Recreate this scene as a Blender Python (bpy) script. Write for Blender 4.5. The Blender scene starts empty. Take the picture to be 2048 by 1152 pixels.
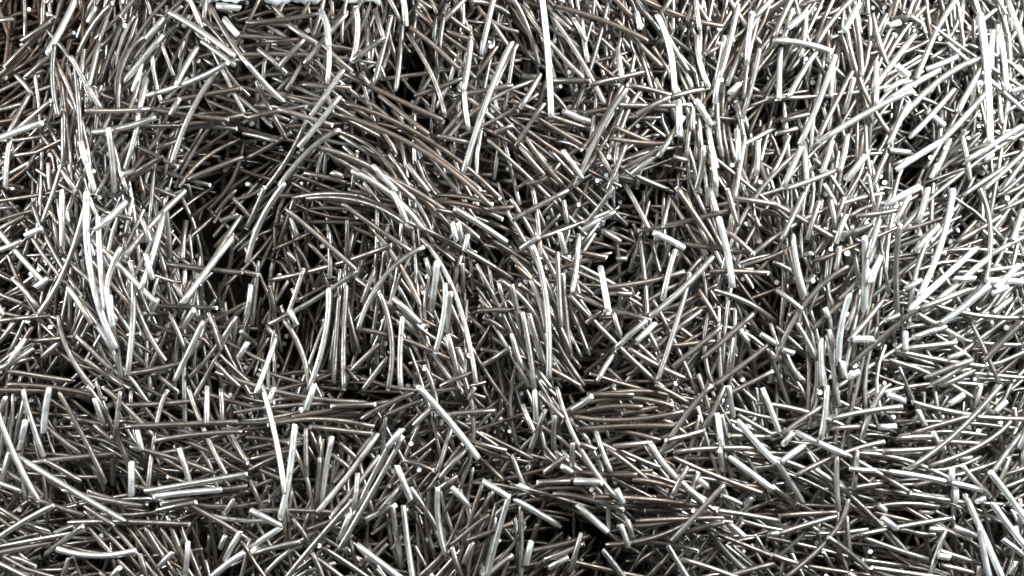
import bpy, math, random
import numpy as np
R = random.Random(11)
NR = np.random.RandomState(7)
S = 1e-4                       # one simulation unit is a tenth of a millimetre
scene = bpy.context.scene
COL = scene.collection

# ---------------------------------------------------------------- camera, world, lamps, exposure
ZREF = 245.0                   # height of the pile's mean surface (units)
HC = 2700.0                    # camera height over that surface (units)
cam_d = bpy.data.cameras.new('camera'); cam = bpy.data.objects.new('camera', cam_d); COL.objects.link(cam)
cam.location = (0, 0, (ZREF + HC) * S)
cam_d.sensor_width = 36.0
cam_d.lens = 36.0 * HC / 2048.0
cam_d.clip_start = 0.01; cam_d.clip_end = 20
scene.camera = cam

world = bpy.data.worlds.new('World'); scene.world = world; world.use_nodes = True
wn = world.node_tree
bg = wn.nodes['Background']; bg.inputs['Color'].default_value = (1.0, 0.88, 0.78, 1); bg.inputs['Strength'].default_value = WORLD_S = 0.015

def area(name, loc, target, sx, sy, power, color):
    d = bpy.data.lights.new(name, 'AREA'); d.shape = 'RECTANGLE'; d.size = sx; d.size_y = sy; d.energy = power; d.color = color
    o = bpy.data.objects.new(name, d); COL.objects.link(o); o.location = loc
    from mathutils import Vector
    o.rotation_euler = (Vector(target) - Vector(loc)).to_track_quat('-Z', 'Y').to_euler()
    return o
area('soft_light_above', (0.12, 0.24, 0.38), (0.0, 0.0, 0.02), 0.11, 0.11, 1.5, (1.0, 0.87, 0.765))  # soft key light from above, out of view
area('window_light_right', (0.165, 0.085, 0.155), (0.10, 0.03, 0.02), 0.08, 0.09, 1.9, (0.84, 0.955, 1.0))
area('window_light_left', (-0.165, 0.03, 0.12), (-0.085, -0.008, 0.02), 0.05, 0.07, 0.42, (0.90, 0.97, 1.0))

scene.view_settings.view_transform = 'Standard'; scene.view_settings.look = 'None'
scene.view_settings.exposure = 0.0; scene.view_settings.gamma = 1.0
scene.view_settings.use_curve_mapping = False
scene.render.engine = 'CYCLES'
scene.cycles.max_bounces = 6; scene.cycles.diffuse_bounces = 3; scene.cycles.glossy_bounces = 5

# ---------------------------------------------------------------- materials
def metal(name, col, rough, metallic=0.9, spot=(0.50, 0.47, 0.44), spot_amt=0.35):
    m = bpy.data.materials.new(name); m.use_nodes = True
    nt = m.node_tree; b = nt.nodes['Principled BSDF']
    tc = nt.nodes.new('ShaderNodeTexCoord')
    n1 = nt.nodes.new('ShaderNodeTexNoise'); n1.inputs['Scale'].default_value = 520; n1.inputs['Detail'].default_value = 4; n1.inputs['Roughness'].default_value = 0.65
    n2 = nt.nodes.new('ShaderNodeTexNoise'); n2.inputs['Scale'].default_value = 90; n2.inputs['Detail'].default_value = 2
    nt.links.new(tc.outputs['Object'], n1.inputs['Vector']); nt.links.new(tc.outputs['Object'], n2.inputs['Vector'])
    r1 = nt.nodes.new('ShaderNodeMapRange'); r1.inputs['From Min'].default_value = 0.42; r1.inputs['From Max'].default_value = 0.68
    r1.inputs['To Min'].default_value = 0.0; r1.inputs['To Max'].default_value = spot_amt
    nt.links.new(n1.outputs['Fac'], r1.inputs['Value'])
    mx = nt.nodes.new('ShaderNodeMix'); mx.data_type = 'RGBA'; mx.blend_type = 'MIX'
    mx.inputs[6].default_value = (*col, 1); mx.inputs[7].default_value = tuple(c * s for c, s in zip(col, spot)) + (1,)
    nt.links.new(r1.outputs['Result'], mx.inputs[0])
    # each length of wire has its own shade of metal: slow noise across the heap
    r2 = nt.nodes.new('ShaderNodeMapRange'); r2.inputs['From Min'].default_value = 0.3; r2.inputs['From Max'].default_value = 0.7
    r2.inputs['To Min'].default_value = 0.8; r2.inputs['To Max'].default_value = 1.1
    nt.links.new(n2.outputs['Fac'], r2.inputs['Value'])
    ml = nt.nodes.new('ShaderNodeMix'); ml.data_type = 'RGBA'; ml.blend_type = 'MULTIPLY'; ml.inputs[0].default_value = 1
    nt.links.new(mx.outputs[2], ml.inputs[6]); nt.links.new(r2.outputs['Result'], ml.inputs[7])
    nt.links.new(ml.outputs[2], b.inputs['Base Color'])
    r3 = nt.nodes.new('ShaderNodeMapRange'); r3.inputs['From Min'].default_value = 0.3; r3.inputs['From Max'].default_value = 0.7; r3.inputs['To Min'].default_value = rough - 0.18; r3.inputs['To Max'].default_value = rough + 0.18
    nt.links.new(n1.outputs['Fac'], r3.inputs['Value']); nt.links.new(r3.outputs['Result'], b.inputs['Roughness'])
    b.inputs['Metallic'].default_value = metallic
    bp = nt.nodes.new('ShaderNodeBump'); bp.inputs['Strength'].default_value = 0.45; bp.inputs['Distance'].default_value = 0.0001
    n3 = nt.nodes.new('ShaderNodeTexNoise'); n3.inputs['Scale'].default_value = 1100; n3.inputs['Detail'].default_value = 2
    nt.links.new(tc.outputs['Object'], n3.inputs['Vector'])
    nt.links.new(n3.outputs['Fac'], bp.inputs['Height']); nt.links.new(bp.outputs['Normal'], b.inputs['Normal'])
    return m
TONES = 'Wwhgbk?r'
MATS = [metal('glare_white_steel', (0.86, 0.86, 0.85), 0.40, 0.85, spot_amt=0.5),  # strong glare on the wires painted as a near-white base colour
        metal('glint_silver_steel', (0.62, 0.60, 0.58), 0.42, 0.9, spot_amt=0.7),  # weaker glints painted in as a lighter base colour
        metal('pale_steel', (0.43, 0.405, 0.38), 0.45, 0.95, spot_amt=0.9),  # lighter grey tone of the wire metal
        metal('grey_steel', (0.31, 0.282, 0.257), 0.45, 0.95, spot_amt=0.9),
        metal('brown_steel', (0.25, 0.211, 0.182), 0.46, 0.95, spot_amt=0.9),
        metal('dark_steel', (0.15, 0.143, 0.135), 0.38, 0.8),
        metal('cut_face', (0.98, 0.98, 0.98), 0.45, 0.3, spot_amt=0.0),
        metal('reflection_brown_steel', (0.13, 0.092, 0.07), 0.5, 0.7, spot_amt=0.9)]  # reddish reflection painted in as a dark brown wire colour
CAP = 6
# one entry per wire: tile column,row then x1 y1 x2 y2 [mx my] tone, in thirds of a photo pixel inside a 512x384 px tile
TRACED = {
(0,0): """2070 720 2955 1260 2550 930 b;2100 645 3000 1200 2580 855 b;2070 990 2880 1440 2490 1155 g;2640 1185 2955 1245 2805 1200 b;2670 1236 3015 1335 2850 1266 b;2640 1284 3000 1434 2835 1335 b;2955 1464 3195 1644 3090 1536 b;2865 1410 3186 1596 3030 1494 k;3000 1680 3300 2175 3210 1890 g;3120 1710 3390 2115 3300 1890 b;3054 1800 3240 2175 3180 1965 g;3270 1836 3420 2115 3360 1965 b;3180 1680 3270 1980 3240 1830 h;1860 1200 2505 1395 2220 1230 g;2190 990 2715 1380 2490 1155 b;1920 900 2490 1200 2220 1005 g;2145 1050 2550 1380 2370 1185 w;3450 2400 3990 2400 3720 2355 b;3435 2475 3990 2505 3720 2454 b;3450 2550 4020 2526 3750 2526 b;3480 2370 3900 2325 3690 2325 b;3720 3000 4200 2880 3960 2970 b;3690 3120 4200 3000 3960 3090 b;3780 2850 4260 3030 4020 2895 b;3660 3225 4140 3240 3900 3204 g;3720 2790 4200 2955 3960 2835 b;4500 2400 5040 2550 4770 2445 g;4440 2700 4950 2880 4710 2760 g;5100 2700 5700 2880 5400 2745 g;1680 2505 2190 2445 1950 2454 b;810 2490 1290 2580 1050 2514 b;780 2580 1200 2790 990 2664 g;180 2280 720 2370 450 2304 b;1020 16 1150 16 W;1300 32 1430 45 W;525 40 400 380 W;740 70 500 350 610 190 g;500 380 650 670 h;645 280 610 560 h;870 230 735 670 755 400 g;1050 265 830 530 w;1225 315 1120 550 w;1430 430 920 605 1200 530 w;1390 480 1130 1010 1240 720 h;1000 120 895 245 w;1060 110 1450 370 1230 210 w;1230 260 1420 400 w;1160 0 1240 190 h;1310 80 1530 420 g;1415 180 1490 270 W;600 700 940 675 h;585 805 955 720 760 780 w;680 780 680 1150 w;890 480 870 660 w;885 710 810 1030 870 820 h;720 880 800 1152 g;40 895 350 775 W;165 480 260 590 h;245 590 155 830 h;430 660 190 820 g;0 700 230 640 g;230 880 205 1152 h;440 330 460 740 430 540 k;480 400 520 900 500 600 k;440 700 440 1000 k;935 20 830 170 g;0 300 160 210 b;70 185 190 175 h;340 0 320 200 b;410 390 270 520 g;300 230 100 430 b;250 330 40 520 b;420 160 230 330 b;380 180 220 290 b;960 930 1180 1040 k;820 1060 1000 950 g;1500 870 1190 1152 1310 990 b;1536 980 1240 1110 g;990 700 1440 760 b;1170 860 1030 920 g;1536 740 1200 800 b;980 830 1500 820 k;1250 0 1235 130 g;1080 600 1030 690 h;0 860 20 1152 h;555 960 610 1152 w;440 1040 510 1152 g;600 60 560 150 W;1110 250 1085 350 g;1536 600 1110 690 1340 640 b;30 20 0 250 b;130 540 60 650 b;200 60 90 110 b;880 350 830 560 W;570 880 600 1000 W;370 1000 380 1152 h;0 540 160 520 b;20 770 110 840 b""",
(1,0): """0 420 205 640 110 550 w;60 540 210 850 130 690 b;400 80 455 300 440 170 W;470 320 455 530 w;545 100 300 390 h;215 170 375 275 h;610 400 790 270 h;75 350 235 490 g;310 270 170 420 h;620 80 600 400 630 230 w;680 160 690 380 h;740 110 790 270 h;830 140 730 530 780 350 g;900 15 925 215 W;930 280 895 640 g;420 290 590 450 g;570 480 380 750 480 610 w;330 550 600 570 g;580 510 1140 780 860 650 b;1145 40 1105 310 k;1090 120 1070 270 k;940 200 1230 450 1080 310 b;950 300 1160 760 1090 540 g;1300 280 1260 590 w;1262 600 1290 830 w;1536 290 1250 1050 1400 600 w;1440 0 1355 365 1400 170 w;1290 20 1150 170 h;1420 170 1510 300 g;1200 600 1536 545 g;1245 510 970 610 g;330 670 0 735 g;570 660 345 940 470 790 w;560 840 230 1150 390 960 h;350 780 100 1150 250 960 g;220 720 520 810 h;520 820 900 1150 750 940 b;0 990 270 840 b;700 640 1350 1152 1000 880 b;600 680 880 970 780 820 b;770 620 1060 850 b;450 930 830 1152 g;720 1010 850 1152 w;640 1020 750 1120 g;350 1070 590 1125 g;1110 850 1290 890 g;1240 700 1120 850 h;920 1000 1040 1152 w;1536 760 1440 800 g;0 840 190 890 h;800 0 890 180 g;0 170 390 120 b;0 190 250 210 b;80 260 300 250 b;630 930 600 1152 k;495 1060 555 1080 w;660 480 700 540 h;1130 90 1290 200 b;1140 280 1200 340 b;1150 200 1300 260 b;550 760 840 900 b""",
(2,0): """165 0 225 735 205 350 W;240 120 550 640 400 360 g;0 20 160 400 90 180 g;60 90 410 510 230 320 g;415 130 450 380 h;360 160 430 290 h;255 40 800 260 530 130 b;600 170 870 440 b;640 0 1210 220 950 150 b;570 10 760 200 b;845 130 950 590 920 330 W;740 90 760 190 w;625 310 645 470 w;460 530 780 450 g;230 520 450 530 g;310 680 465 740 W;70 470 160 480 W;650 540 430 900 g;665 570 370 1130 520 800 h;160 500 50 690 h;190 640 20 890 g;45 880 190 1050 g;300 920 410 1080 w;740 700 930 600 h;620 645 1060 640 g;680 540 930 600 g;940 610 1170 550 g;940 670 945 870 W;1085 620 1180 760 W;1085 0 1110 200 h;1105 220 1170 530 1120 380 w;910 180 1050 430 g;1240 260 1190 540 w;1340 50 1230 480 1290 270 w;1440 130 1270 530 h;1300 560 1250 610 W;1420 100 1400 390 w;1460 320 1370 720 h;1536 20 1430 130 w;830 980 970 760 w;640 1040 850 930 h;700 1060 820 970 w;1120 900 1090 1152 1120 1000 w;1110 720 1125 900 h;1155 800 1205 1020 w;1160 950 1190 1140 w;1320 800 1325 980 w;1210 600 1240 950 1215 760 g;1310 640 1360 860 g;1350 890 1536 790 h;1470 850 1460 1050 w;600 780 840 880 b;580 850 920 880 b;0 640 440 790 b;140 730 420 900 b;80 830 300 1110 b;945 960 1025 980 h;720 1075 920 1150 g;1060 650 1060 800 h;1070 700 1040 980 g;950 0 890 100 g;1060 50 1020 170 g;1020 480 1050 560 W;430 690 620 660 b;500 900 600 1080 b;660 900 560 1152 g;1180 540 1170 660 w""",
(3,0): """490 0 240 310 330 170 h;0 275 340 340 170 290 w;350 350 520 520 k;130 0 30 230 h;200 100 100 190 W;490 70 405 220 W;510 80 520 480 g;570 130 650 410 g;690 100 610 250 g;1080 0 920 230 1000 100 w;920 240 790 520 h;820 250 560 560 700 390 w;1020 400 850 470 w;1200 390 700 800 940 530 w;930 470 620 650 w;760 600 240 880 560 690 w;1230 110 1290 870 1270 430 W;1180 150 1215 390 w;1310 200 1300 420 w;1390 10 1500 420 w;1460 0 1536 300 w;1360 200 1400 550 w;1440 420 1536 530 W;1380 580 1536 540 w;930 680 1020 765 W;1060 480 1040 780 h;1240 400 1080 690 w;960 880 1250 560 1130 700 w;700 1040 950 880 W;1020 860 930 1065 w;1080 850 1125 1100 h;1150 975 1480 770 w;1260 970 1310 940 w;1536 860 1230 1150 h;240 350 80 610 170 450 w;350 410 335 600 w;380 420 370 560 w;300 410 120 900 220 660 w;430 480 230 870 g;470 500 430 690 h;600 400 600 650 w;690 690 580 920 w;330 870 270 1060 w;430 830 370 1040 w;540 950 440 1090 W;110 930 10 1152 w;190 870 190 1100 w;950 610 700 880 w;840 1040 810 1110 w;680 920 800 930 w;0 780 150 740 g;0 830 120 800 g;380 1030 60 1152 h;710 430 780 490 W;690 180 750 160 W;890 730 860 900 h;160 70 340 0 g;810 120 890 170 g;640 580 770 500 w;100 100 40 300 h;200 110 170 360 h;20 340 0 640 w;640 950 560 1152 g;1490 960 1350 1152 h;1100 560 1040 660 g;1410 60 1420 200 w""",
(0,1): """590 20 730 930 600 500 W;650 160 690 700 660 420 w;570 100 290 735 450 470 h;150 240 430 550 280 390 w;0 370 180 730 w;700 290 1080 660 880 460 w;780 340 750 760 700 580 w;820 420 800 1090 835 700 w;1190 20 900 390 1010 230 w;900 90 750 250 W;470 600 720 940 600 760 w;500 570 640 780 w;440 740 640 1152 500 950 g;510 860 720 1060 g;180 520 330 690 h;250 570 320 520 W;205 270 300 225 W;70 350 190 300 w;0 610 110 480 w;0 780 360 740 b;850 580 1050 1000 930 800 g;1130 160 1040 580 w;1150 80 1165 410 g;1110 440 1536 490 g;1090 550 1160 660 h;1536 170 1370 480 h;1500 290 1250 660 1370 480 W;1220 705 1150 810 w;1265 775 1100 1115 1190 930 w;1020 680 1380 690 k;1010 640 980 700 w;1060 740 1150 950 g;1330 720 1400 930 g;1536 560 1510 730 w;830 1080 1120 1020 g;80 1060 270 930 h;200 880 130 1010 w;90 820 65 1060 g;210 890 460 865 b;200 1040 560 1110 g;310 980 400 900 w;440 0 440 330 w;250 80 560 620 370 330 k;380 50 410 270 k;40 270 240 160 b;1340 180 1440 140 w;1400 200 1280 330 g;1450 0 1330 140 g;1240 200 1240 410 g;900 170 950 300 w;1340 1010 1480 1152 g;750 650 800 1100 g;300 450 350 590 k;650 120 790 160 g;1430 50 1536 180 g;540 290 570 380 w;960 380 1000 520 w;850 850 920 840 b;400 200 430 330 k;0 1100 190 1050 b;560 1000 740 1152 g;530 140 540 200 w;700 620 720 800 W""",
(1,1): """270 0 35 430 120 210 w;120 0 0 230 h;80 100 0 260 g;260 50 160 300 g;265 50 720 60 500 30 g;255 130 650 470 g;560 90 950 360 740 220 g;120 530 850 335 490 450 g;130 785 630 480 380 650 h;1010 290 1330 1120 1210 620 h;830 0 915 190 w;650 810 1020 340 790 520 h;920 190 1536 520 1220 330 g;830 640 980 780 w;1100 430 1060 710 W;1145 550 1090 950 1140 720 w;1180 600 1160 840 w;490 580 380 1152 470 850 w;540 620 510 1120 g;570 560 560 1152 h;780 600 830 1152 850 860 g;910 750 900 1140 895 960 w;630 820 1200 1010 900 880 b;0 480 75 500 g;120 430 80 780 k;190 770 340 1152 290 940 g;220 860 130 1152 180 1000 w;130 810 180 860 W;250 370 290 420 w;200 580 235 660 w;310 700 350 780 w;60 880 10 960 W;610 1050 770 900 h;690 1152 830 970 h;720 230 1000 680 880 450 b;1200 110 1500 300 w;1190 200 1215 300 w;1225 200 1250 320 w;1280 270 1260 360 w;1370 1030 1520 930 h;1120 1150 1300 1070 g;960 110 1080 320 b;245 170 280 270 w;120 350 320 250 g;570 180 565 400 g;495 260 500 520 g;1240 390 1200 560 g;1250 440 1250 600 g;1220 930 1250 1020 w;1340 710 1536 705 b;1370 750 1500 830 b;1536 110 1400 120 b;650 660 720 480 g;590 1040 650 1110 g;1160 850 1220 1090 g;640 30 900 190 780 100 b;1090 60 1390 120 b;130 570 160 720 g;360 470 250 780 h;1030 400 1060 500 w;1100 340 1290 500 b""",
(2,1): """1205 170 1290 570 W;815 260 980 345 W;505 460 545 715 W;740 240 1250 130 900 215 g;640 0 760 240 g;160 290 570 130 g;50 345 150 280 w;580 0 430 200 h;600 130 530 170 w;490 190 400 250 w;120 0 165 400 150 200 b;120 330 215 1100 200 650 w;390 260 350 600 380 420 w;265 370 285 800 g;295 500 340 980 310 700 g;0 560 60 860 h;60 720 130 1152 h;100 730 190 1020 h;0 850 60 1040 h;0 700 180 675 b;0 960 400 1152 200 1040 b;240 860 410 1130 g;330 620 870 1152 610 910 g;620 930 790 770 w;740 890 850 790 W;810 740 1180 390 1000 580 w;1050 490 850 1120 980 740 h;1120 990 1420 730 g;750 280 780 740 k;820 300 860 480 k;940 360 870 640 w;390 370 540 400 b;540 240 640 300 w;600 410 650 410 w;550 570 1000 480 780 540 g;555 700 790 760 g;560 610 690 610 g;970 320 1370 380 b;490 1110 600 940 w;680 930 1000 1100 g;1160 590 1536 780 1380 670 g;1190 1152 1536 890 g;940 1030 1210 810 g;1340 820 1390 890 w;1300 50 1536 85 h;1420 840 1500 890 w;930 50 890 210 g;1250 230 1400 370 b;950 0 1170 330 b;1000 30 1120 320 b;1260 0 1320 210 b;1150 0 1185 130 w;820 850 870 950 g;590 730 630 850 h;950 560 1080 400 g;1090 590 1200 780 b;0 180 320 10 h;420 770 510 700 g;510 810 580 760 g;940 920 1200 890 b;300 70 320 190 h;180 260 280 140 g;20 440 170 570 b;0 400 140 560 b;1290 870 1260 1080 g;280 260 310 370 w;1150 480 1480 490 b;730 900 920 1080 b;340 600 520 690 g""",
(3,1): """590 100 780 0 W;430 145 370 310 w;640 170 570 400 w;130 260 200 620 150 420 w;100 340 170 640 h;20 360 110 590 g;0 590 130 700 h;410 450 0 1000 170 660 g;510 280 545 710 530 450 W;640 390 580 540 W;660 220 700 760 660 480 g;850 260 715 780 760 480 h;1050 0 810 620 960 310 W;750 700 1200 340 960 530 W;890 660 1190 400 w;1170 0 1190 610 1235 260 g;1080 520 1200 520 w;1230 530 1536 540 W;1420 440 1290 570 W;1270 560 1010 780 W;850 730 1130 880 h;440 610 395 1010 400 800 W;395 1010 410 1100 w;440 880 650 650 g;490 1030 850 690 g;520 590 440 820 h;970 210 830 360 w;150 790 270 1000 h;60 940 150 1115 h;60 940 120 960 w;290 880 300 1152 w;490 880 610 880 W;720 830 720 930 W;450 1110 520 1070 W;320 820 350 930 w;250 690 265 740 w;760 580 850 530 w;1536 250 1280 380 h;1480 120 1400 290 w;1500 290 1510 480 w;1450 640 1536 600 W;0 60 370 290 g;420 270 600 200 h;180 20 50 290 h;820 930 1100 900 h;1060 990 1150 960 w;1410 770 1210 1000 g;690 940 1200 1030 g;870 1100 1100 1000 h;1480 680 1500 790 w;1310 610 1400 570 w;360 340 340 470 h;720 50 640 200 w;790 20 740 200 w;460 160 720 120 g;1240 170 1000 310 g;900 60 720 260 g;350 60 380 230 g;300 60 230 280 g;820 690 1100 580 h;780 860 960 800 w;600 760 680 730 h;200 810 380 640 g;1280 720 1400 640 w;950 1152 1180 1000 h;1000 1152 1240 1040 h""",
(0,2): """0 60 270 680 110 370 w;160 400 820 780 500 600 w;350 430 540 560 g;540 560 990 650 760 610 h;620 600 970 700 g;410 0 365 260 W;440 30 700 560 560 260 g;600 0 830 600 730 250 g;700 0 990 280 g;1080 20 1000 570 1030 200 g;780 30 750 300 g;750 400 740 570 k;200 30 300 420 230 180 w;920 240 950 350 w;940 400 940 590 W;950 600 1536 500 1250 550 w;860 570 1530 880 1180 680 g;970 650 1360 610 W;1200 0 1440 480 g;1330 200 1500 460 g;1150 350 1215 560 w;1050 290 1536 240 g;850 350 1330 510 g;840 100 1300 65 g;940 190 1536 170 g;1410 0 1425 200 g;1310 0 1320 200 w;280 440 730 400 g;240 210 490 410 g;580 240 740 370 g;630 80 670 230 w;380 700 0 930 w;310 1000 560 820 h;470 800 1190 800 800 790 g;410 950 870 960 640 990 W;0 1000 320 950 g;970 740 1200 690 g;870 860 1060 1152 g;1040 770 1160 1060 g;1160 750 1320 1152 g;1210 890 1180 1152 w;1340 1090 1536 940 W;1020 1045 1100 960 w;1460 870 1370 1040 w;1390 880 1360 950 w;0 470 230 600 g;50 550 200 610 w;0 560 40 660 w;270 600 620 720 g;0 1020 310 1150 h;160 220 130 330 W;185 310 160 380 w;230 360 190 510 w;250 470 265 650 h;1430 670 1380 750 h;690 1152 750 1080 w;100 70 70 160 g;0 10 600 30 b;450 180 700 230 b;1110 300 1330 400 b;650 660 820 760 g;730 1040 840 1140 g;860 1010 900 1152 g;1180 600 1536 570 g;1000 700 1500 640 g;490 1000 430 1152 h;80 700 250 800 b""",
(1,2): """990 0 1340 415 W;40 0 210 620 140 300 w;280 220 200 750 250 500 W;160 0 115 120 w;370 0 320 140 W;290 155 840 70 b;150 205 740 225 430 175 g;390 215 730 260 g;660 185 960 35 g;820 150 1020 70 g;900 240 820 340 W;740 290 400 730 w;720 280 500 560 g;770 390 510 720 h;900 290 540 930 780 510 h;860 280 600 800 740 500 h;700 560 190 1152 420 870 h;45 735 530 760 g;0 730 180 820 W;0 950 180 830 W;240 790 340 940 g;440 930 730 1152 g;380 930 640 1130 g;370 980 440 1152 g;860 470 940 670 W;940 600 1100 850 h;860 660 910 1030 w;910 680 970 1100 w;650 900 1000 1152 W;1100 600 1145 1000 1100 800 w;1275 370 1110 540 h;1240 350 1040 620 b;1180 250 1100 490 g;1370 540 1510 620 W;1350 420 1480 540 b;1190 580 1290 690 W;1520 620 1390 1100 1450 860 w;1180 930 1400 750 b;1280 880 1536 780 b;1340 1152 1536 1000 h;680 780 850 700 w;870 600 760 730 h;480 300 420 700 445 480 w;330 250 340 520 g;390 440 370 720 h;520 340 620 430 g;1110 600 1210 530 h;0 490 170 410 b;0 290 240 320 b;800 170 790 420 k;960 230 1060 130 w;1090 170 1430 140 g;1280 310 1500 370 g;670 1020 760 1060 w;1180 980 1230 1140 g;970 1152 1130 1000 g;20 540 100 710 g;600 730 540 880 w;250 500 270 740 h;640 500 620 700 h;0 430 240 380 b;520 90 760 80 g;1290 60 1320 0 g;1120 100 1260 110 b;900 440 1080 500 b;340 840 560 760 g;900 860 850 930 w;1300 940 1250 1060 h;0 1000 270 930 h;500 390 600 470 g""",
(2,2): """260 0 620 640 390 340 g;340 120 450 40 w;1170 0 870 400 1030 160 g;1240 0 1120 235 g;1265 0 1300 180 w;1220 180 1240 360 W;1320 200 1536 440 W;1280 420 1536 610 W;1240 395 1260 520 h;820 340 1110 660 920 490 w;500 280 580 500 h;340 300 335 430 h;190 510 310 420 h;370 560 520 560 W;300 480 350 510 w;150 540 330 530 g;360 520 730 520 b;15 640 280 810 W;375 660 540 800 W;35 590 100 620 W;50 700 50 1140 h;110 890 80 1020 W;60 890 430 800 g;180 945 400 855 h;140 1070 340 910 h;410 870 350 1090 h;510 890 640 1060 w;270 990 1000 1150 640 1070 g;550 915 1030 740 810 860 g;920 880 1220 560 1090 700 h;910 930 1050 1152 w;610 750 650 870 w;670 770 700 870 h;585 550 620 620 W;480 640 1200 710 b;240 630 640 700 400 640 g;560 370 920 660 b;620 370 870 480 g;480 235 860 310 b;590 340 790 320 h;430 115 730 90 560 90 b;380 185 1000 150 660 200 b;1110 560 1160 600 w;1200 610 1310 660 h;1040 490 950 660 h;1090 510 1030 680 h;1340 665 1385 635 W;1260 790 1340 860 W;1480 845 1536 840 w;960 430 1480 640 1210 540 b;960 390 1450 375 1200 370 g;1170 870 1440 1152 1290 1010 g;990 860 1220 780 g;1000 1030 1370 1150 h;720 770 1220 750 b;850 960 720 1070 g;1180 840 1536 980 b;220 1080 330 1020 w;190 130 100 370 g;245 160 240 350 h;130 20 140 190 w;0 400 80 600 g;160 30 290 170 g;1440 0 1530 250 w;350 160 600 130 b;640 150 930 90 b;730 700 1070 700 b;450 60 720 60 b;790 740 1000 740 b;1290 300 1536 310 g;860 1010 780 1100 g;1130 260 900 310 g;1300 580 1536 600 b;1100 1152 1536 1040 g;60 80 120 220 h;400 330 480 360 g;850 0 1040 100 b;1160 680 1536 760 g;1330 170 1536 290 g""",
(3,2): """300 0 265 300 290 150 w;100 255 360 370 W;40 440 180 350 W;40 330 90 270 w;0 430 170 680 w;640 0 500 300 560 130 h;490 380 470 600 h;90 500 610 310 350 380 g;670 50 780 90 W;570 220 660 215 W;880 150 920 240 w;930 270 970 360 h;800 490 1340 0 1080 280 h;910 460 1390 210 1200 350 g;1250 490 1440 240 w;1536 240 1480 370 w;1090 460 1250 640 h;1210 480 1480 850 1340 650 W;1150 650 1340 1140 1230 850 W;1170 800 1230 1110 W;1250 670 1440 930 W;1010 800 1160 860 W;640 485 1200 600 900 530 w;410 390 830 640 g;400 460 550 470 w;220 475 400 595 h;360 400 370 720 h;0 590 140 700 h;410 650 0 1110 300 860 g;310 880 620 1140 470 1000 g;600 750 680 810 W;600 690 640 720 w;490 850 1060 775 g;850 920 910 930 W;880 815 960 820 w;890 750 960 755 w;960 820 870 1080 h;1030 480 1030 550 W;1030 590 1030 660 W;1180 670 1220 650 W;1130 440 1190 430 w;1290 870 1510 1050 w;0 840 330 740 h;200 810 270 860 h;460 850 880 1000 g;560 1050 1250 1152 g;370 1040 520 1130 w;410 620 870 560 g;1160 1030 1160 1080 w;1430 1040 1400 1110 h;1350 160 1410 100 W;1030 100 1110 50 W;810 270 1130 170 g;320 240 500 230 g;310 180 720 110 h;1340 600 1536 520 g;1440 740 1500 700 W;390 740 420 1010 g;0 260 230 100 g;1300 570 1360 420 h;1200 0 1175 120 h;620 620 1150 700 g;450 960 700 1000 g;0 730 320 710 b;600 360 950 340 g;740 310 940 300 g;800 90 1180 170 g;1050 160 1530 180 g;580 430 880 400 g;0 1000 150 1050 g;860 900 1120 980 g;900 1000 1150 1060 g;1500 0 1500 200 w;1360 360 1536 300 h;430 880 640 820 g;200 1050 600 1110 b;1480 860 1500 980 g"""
}
# ---------------------------------------------------------------- heap: every wire is let fall on the ones below it
CELL = 3.0
X0, X1, Y0, Y1 = -1300, 1300, -800, 800
NX, NY = int((X1 - X0) / CELL), int((Y1 - Y0) / CELL)
HM = np.zeros((NY, NX))
OFFS = np.array([-2, -1, 0, 1, 2]) * 2.6
TILTS = np.tan(np.radians(np.linspace(-48, 48, 49)))

def curve_pts(p0, p1, pm, n):
    """points of the arc from p0 to p1 through pm, and the signed length along it measured from its middle"""
    t = np.linspace(0, 1, n)
    c = 2 * pm - 0.5 * (p0 + p1)
    P = np.outer((1 - t) ** 2, p0) + np.outer(2 * t * (1 - t), c) + np.outer(t ** 2, p1)
    d = np.concatenate([[0], np.cumsum(np.hypot(*np.diff(P, axis=0).T))])
    return P, d - d[-1] / 2

def fall(p0, p1, pm, r, maxtilt=30, lean=1.5, commit=True):
    L = math.hypot(*(p1 - p0))
    n = max(5, int(L / 4))
    P, s = curve_pts(p0, p1, pm, n)
    T = np.gradient(P, axis=0); T /= np.maximum(np.hypot(T[:, 0], T[:, 1]), 1e-6)[:, None]
    Nn = np.stack([-T[:, 1], T[:, 0]], 1)
    offs = OFFS * (r / 6.5)
    Q = P[:, None, :] + Nn[:, None, :] * offs[None, :, None]
    ix = np.clip(((Q[..., 0] - X0) / CELL).astype(int), 0, NX - 1)
    iy = np.clip(((Q[..., 1] - Y0) / CELL).astype(int), 0, NY - 1)
    dz = np.sqrt(np.maximum(r * r - offs ** 2, 0))
    req = (HM[iy, ix] + dz[None, :]).max(1)
    tl = TILTS[np.abs(TILTS) <= math.tan(math.radians(maxtilt)) + 1e-6]
    c = (req[None, :] - tl[:, None] * s[None, :]).max(1)
    k = int(np.argmin(c + lean * math.sqrt(L) * np.abs(tl)))
    z = c[k] + tl[k] * s
    def settle(): np.maximum.at(HM, (iy, ix), z[:, None] + dz[None, :])
    if commit: settle(); return P, s, z
    return float(z.max() * .5 + z.mean() * .5), P, z, settle

def local_height(p0, p1):
    t = np.linspace(0, 1, 9)
    q = np.outer(1 - t, p0) + np.outer(t, p1)
    ix = np.clip(((q[:, 0] - X0) / CELL).astype(int), 0, NX - 1); iy = np.clip(((q[:, 1] - Y0) / CELL).astype(int), 0, NY - 1)
    return HM[iy, ix].mean()

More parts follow.
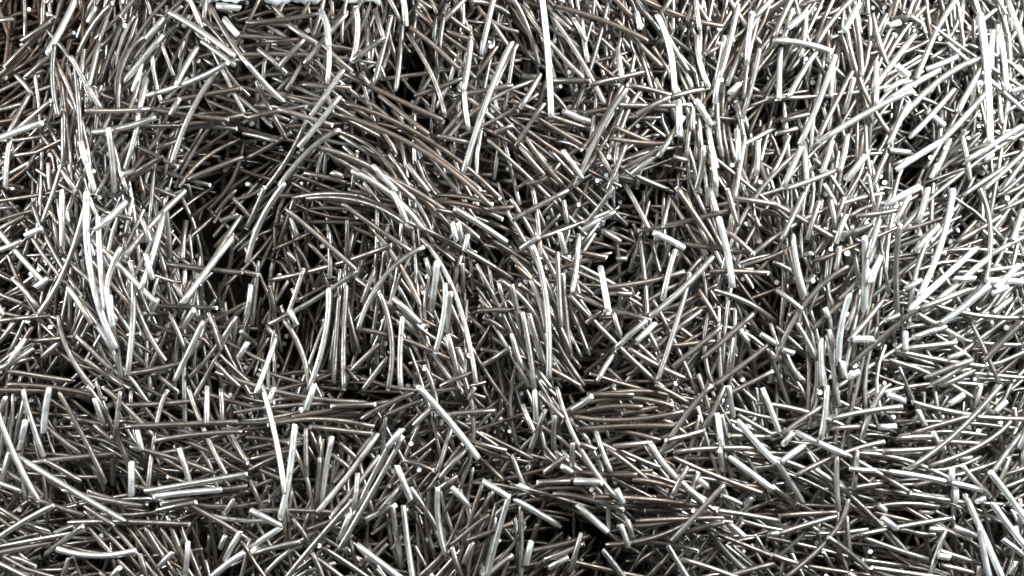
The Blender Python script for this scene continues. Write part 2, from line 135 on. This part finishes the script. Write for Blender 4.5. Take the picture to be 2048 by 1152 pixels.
def tube(P3, r, sides=8, seg=None, squash=(1, 1)):
    """closed round bar through the points P3 with snipped ends; returns verts, faces, is_cap flags"""
    n = len(P3) if seg is None else seg
    idx = np.linspace(0, len(P3) - 1, n)
    C = np.stack([np.interp(idx, np.arange(len(P3)), P3[:, k]) for k in range(3)], 1)
    T = np.gradient(C, axis=0); T /= np.linalg.norm(T, axis=1)[:, None]
    A = np.cross(T, [0, 0, 1.0]); nA = np.linalg.norm(A, axis=1)
    A = np.where(nA[:, None] < 1e-3, np.array([1.0, 0, 0]), A / np.maximum(nA, 1e-3)[:, None])
    B = np.cross(A, T)
    ph = R.random() * 6.28
    ang = np.arange(sides) * 2 * math.pi / sides
    rings = []
    def ring(c, a, b, t, ra, rb, shear):
        cs, sn = np.cos(ang), np.sin(ang)
        # rotated ellipse so that the snipped ends are pinched in any direction
        v = c + np.outer(cs * ra * math.cos(ph) - sn * rb * math.sin(ph), a) + np.outer(cs * ra * math.sin(ph) + sn * rb * math.cos(ph), b)
        return v + np.outer(cs * shear, t)
    sh0, sh1 = R.uniform(-.5, .5) * r, R.uniform(-.5, .5) * r
    q0, q1 = squash
    pl = min(r * 3.2, .4 * np.linalg.norm(C[1] - C[0]))
    if np.linalg.norm(C[-1] - C[0]) < 60: q0 = q1 = 1
    rings.append(ring(C[0] - T[0] * r * .25, A[0], B[0], T[0], r * .82 * q0, r * .8, sh0))
    rings.append(ring(C[0], A[0], B[0], T[0], r * (.97 + q0) / 2, r, sh0))
    if q0 < 0.8: rings.append(ring(C[0] + T[0] * pl, A[0], B[0], T[0], r, r, 0))
    for i in range(1, n - 1): rings.append(ring(C[i], A[i], B[i], T[i], r, r, 0))
    if q1 < 0.8: rings.append(ring(C[-1] - T[-1] * pl, A[-1], B[-1], T[-1], r, r, 0))
    rings.append(ring(C[-1], A[-1], B[-1], T[-1], r * (.97 + q1) / 2, r, sh1))
    rings.append(ring(C[-1] + T[-1] * r * .25, A[-1], B[-1], T[-1], r * .82 * q1, r * .85, sh1))
    return np.concatenate(rings), len(rings), sides

def mesh_from(name, tubes, mats):
    """tubes: (verts, rings, sides, tone) -> one mesh"""
    V, LI, LS, MI, SM = [], [], [], [], []
    base = 0
    for v, nr, sd, tone in tubes:
        V.append(v)
        i = np.arange(nr - 1)[:, None] * sd; j = np.arange(sd)[None, :]; j2 = (j + 1) % sd
        q = np.stack([i + j, i + j2, i + sd + j2, i + sd + j], -1).reshape(-1) + base
        c0 = np.arange(sd)[::-1] + base; c1 = np.arange(sd) + (nr - 1) * sd + base
        LI.append(np.concatenate([q, c0, c1]))
        nq = (nr - 1) * sd
        LS += [4] * nq + [sd, sd]
        MI += [tone] * nq + [CAP, CAP]
        SM += [True] * nq + [False, False]
        base += len(v)
    V = np.concatenate(V) * S; LI = np.concatenate(LI)
    m = bpy.data.meshes.new(name)
    m.vertices.add(len(V)); m.vertices.foreach_set('co', V.astype(np.float32).ravel())
    m.loops.add(len(LI)); m.loops.foreach_set('vertex_index', LI.astype(np.int32))
    LS = np.array(LS, np.int32); m.polygons.add(len(LS))
    m.polygons.foreach_set('loop_start', np.concatenate([[0], np.cumsum(LS)[:-1]]).astype(np.int32))
    m.polygons.foreach_set('use_smooth', np.array(SM))
    m.polygons.foreach_set('material_index', np.array(MI, np.int32))
    for mt in mats: m.materials.append(mt)
    m.update(calc_edges=True); m.validate()
    return m

def px(x, y): return np.array([x - 1024.0, 576.0 - y])

# the wires one can follow in the photograph
wires = []
for (tc_, tr_), txt in TRACED.items():
    for it in txt.split(';'):
        f = it.split(); v = [float(q) for q in f[:-1]]
        q = [px(tc_ * 512 + v[k] / 3, tr_ * 384 + v[k + 1] / 3) for k in range(0, len(v), 2)]
        if len(q) == 2:
            d = q[1] - q[0]; q.append((q[0] + q[1]) / 2 + np.array([-d[1], d[0]]) * R.uniform(-.025, .025))
        wires.append((q[0], q[1], q[2], f[-1]))
mid = np.array([(w[0] + w[1]) / 2 for w in wires])
dirs = np.array([math.atan2(*(w[1] - w[0])[::-1]) for w in wires])
tones = [w[3] for w in wires]

# shape of the heap: hollows (x, y, radius, depth) and swells
SHAPE = [(465, 460, 125, -190), (800, 190, 70, -140), (560, 320, 90, -110), (590, 570, 90, -130), (1010, 500, 80, -80), (740, 750, 75, -100),
         (1240, 530, 45, -80), (560, 690, 60, -80), (700, 420, 90, -60), (760, 1050, 50, -110), (1200, 1060, 60, -90), (230, 980, 60, -80),
         (1150, 760, 80, -70), (1480, 200, 60, -90), (1810, 360, 70, -90), (380, 800, 70, -80), (850, 330, 130, -30), (60, 130, 130, -70),
         (1000, 960, 60, -70), (1060, 130, 60, -60), (1850, 1080, 50, -70), (150, 250, 140, 60), (1700, 550, 260, 50), (250, 560, 110, 60),
         (1350, 900, 220, 40), (1500, 120, 120, 30), (420, 1060, 180, 30)]
gy, gx = np.mgrid[0:NY, 0:NX]
GX = X0 + (gx + .5) * CELL; GY = Y0 + (gy + .5) * CELL
TGT = np.full((NY, NX), 275.0)
for x, y, r, d in SHAPE:
    c = px(x, y); TGT += (d * 1.45 if d < 0 else d) * np.exp(-((GX - c[0]) ** 2 + (GY - c[1]) ** 2) / (r * r * (1.1 if d < 0 else .8)))
rough = np.zeros((NY, NX))              # small dips and bumps everywhere
for _ in range(600):
    x, y, r, d = R.uniform(X0, X1), R.uniform(Y0, Y1), R.uniform(18, 48), R.uniform(-110, 40)
    ix, iy, q = int((x - X0) / CELL), int((y - Y0) / CELL), int(2.5 * r / CELL)
    sl = (slice(max(0, iy - q), iy + q), slice(max(0, ix - q), ix + q))
    rough[sl] += d * np.exp(-((GX[sl] - x) ** 2 + (GY[sl] - y) ** 2) / (r * r))
TGT += np.clip(rough, -120, 50); TGT = np.maximum(TGT, 105)
def hollow(x, y):
    ix = min(max(int((x - X0) / CELL), 0), NX - 1); iy = min(max(int((y - Y0) / CELL), 0), NY - 1)
    return HM[iy, ix] - TGT[iy, ix]

pile = []
N_FILL = 24000
PICK = 'gggggghhbbbkk'
for i in range(N_FILL):
    best = None
    for _ in range(4):
        x, y = R.uniform(X0 + 60, X1 - 60), R.uniform(Y0 + 60, Y1 - 60)
        h = hollow(x, y)
        if best is None or h < best[0]: best = (h, x, y)
    if best[0] > 12: continue
    _, x, y = best
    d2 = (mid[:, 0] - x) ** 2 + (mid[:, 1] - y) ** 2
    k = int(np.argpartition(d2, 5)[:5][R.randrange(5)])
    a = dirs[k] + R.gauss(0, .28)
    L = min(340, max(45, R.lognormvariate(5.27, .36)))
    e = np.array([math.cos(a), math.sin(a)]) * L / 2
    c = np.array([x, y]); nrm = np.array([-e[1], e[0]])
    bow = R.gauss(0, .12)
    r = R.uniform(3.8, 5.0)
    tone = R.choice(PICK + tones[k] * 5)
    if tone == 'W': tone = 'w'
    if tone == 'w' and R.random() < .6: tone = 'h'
    if math.hypot(x + 1024, (y - 500) * .8) < R.uniform(60, 270): tone = 'r'  # wires near the top-left corner carry the painted reddish reflection
    tries = []
    for _ in range(7):                      # it slides and turns a little until it lies low
        th = R.gauss(0, .16); o = c + np.array([R.gauss(0, 14), R.gauss(0, 14)])
        ee = np.array([e[0] * math.cos(th) - e[1] * math.sin(th), e[0] * math.sin(th) + e[1] * math.cos(th)])
        tries.append(fall(o - ee, o + ee, o + np.array([-ee[1], ee[0]]) * bow, r, commit=False))
    zz, P, z, settle = min(tries, key=lambda q: q[0])
    ixc = min(max(int((P[len(P)//2][0] - X0) / CELL), 0), NX - 1); iyc = min(max(int((P[len(P)//2][1] - Y0) / CELL), 0), NY - 1)
    if zz > TGT[iyc, ixc] + 25: continue
    settle()
    pile.append((P, z, r, tone))

# loose ends that stand up out of the heap and show their cut faces
DOTS = [(660,238),(758,248),(860,345),(872,338),(460,475),(35,415),(24,590),(560,660),(1032,480),(1376,648),(1455,190),(840,555),(1635,650),(1775,680),
        (950,505),(1085,585),(1165,800),(1230,965),(1960,990),(1090,1130),(1860,945),(1935,1145),(90,25),(60,20),(140,220),(720,590),(1560,700),
        (905,380),(1145,60),(1065,155),(1250,372),(1700,745),(1920,760),(1510,715),(1240,190),(1000,630),(655,1000),(345,1080),(205,1090),(1385,1020)]
dots = [(px(*d), True) for d in DOTS] + [(np.array([R.uniform(-1100, 1100), R.uniform(-640, 640)]), False) for _ in range(1300)]
print('after fill', HM[80:-80, 120:-120].mean(), HM[80:-80,120:-120].std())
stubs = []
for c, traced in dots:
    a = R.uniform(0, 6.28); tilt = math.radians(R.uniform(55, 84)); L = R.uniform(60, 110)
    h = local_height(c - 8, c + 8)
    c = c * (HC - (h - ZREF)) / HC
    if h < 60 and not traced: continue
    zt = h + R.uniform(2, 12)
    dxy = np.array([math.cos(a), math.sin(a)]) * math.cos(tilt)
    t = np.linspace(0, 1, 4)
    P = c[None, :] - dxy[None, :] * L * t[:, None]
    z = zt - math.sin(tilt) * L * t
    stubs.append((P, z, R.uniform(4.6, 6.2), R.choice('whg')))

def plain(name, col, rough):
    m = bpy.data.materials.new(name); m.use_nodes = True; nt = m.node_tree; b = nt.nodes['Principled BSDF']
    n = nt.nodes.new('ShaderNodeTexNoise'); n.inputs['Scale'].default_value = 60; n.inputs['Detail'].default_value = 5
    cr = nt.nodes.new('ShaderNodeValToRGB'); cr.color_ramp.elements[0].color = tuple(c * .6 for c in col) + (1,); cr.color_ramp.elements[1].color = (*col, 1)
    nt.links.new(n.outputs['Fac'], cr.inputs['Fac']); nt.links.new(cr.outputs['Color'], b.inputs['Base Color'])
    b.inputs['Roughness'].default_value = rough
    return m
# ---------------------------------------------------------------- pale plastic sheet showing at the top edge
gi = lambda v, o: int((v - o) / CELL)
SHEET_H = float(np.percentile(HM[gi(540, Y0):gi(700, Y0), gi(-510, X0):gi(-225, X0)], 90))
def sheet():
    xs = np.linspace(400, 760, 90); vs, fs = [], []
    rows = 12
    for k, x in enumerate(xs):
        low = 4 + 5 * math.sin(x * .035) + 5 * math.sin(x * .083) + 1.5 * math.sin(x * .31)
        for j in range(rows):
            y = low - j * 12
            p = px(x, y); h = SHEET_H + 5 * math.sin(x * .06 + j * .8) + 4 * math.sin(j * 1.1 + x * .021) + 2 * math.sin(x * .19) - (6 if j == 0 else 0)
            f = (HC - (h - ZREF)) / HC
            iy = min(NY - 1, int((p[1] * f - Y0) / CELL)); ix = int((p[0] * f - X0) / CELL); HM[iy - 2:iy + 3, ix - 2:ix + 3] = np.maximum(HM[iy - 2:iy + 3, ix - 2:ix + 3], h + 3)
            vs.append((p[0] * f * S, p[1] * f * S, h * S))
    for k in range(len(xs) - 1):
        for j in range(rows - 1):
            a = k * rows + j; fs.append((a, a + rows, a + rows + 1, a + 1))
    m = bpy.data.meshes.new('plastic_sheet'); m.from_pydata(vs, [], fs); m.update()
    for p in m.polygons: p.use_smooth = True
    m.materials.append(plain('pale_plastic', (0.5, 0.52, 0.51), 0.3))
    o = bpy.data.objects.new('plastic_sheet', m); COL.objects.link(o)
    s = o.modifiers.new('thick', 'SOLIDIFY'); s.thickness = 0.0004
    o['label'] = 'pale crumpled plastic sheet edge lying over the wires at the top edge'; o['category'] = 'plastic sheet'
sheet()

# the traced wires fall last, dull ones first, so that the bright ones lie on top as in the photograph
RANK = {'k': 0, 'b': 1, 'g': 2, 'h': 3, 'w': 4, 'W': 5}
order = sorted(range(len(wires)), key=lambda i: (RANK[wires[i][3]] + R.uniform(-1.1, 1.1)))
laid = []
for i in order:
    p0, p1, pm, tone = wires[i]
    h = local_height(p0, p1) + 10
    f = (HC - (h - ZREF)) / HC
    L = math.hypot(*(p1 - p0))
    r = {'W': 6.4, 'w': 5.7, 'h': 5.35, 'g': 5.25, 'b': 5.1, 'k': 5.1}[tone] * R.uniform(.95, 1.05)  # wires in the glare tone are thicker, imitating the spread of glare
    P, s, z = fall(p0 * f, p1 * f, pm * f, r, 18, 3.0)
    laid.append((i, P, z, r, tone, L))
print('surface', HM[80:-80, 120:-120].mean(), 'fill', len(pile), 'laid', len(laid))

def P3(P, z): return np.column_stack([P, z])
def ends(tone='g'):
    c = [.35, .5, .9, .5] if tone in 'W' else [1, .7, .9, .45]  # glare-toned wires pinch harder, to imitate tapering glare
    return (R.choice(c), R.choice(c))

gm = bpy.data.meshes.new('floor'); g = 0.6
gm.from_pydata([(-g, -g, -.0002), (g, -g, -.0002), (g, g, -.0002), (-g, g, -.0002)], [], [(0, 1, 2, 3)])
gm.materials.append(plain('dark_floor', (0.008, 0.0075, 0.007), 0.9))
floor = bpy.data.objects.new('floor', gm); COL.objects.link(floor); floor['kind'] = 'structure'

# ---------------------------------------------------------------- the heap below, one mass nobody could count
def shown(w):
    P, z, r = w[1], w[2], w[3]
    ix = np.clip(((P[:, 0] - X0) / CELL).astype(int), 0, NX - 1); iy = np.clip(((P[:, 1] - Y0) / CELL).astype(int), 0, NY - 1)
    q = P * (HC / (HC - (z.mean() - ZREF)))
    return float(((HM[iy, ix] <= z + r + 2.5) & (np.abs(q[:, 0]) < 1024) & (np.abs(q[:, 1]) < 576)).mean()) * w[5] * r
laid.sort(key=lambda w: -shown(w))
HERO = 300
bx = lambda w: (-1024 < w[1][len(w[1]) // 2][0] < 1024) and (-576 < w[1][len(w[1]) // 2][1] < 576)
inside = [w for w in laid if bx(w)]
heroes = inside[:HERO]; hid = {w[0] for w in heroes}
rest = [w for w in laid if w[0] not in hid]
tubes = []
for P, z, r, tone in pile:
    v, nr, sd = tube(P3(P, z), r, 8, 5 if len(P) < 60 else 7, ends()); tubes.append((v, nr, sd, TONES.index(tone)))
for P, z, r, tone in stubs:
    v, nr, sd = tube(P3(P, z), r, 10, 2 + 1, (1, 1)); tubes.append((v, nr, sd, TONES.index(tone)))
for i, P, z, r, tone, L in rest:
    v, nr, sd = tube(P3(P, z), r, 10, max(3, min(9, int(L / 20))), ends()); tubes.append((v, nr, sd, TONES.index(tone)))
hp = bpy.data.objects.new('wire_heap', mesh_from('wire_heap', tubes, MATS)); COL.objects.link(hp)
hp['kind'] = 'stuff'; hp['label'] = 'dense tangled mass of short cut steel wires filling the whole view'

# ---------------------------------------------------------------- the 300 wires that show largest, each its own object
TENTH = ['at the very', 'one tenth', 'two tenths', 'three tenths', 'four tenths', 'halfway', 'six tenths', 'seven tenths', 'eight tenths', 'nine tenths', 'at the very']
def place(p, fine=False):
    x = (p[0] + 1024) / 2048; y = (576 - p[1]) / 1152
    def word(v, lo, hi, suffix):
        k = min(10, max(0, round(v * 10)))
        return lo if k == 0 else hi if k == 10 else TENTH[k] + ' ' + suffix
    return word(x, 'at left edge', 'at right edge', 'across') + ', ' + word(y, 'at top edge', 'at bottom edge', 'down')
def describe(w, extra=''):
    i, P, z, r, tone, L = w
    d = P[-1] - P[0]; a = math.degrees(math.atan2(d[1], d[0])) % 180
    size = 'very long' if L > 230 else 'long' if L > 165 else 'middling' if L > 110 else 'short'
    col = {'W': 'glaring white', 'w': 'bright silver', 'h': 'pale grey', 'g': 'dull grey', 'b': 'brownish', 'k': 'nearly black'}[tone]
    m = P[len(P) // 2] - (P[0] + P[-1]) / 2
    shape = 'bowed' if math.hypot(*m) > .045 * L else 'straight'
    way = 'lying level' if a < 12 or a > 168 else 'rising gently right' if a < 40 else 'rising steeply right' if a < 78 else 'pointing straight up' if a < 102 else 'falling steeply right' if a < 140 else 'falling gently right'
    c = P[len(P) // 2] * HC / (HC - (z.mean() - ZREF))
    return (extra + f'{size} {shape} {col} wire {way}, {place(c)}').strip()
labels = {}
for w in heroes: labels.setdefault(describe(w), []).append(w)
final = {}
for lab, ws in labels.items():
    if len(ws) == 1: final[ws[0][0]] = lab
    else:
        ws.sort(key=lambda w: -w[1][:, 1].mean())
        for k, w in enumerate(ws):
            pre = ['upper ', 'lower '][k] if len(ws) == 2 else ['topmost ', 'middle ', 'lowest ', 'bottom '][k]
            final[w[0]] = pre + lab
print('label clashes', sum(len(v) - 1 for v in labels.values() if len(v) > 1), 'words', max(len(l.replace(',', '').split()) for l in final.values()))
for w in heroes:
    i, P, z, r, tone, L = w
    c = np.array([P[len(P) // 2][0], P[len(P) // 2][1], z[len(z) // 2]])
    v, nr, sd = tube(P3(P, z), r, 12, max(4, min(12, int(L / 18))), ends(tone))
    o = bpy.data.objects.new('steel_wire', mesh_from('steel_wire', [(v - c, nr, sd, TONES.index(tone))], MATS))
    o.location = tuple(c * S); COL.objects.link(o)
    o['label'] = final[i]; o['category'] = 'wire'; o['group'] = 'cut steel wires lying on top of the heap'
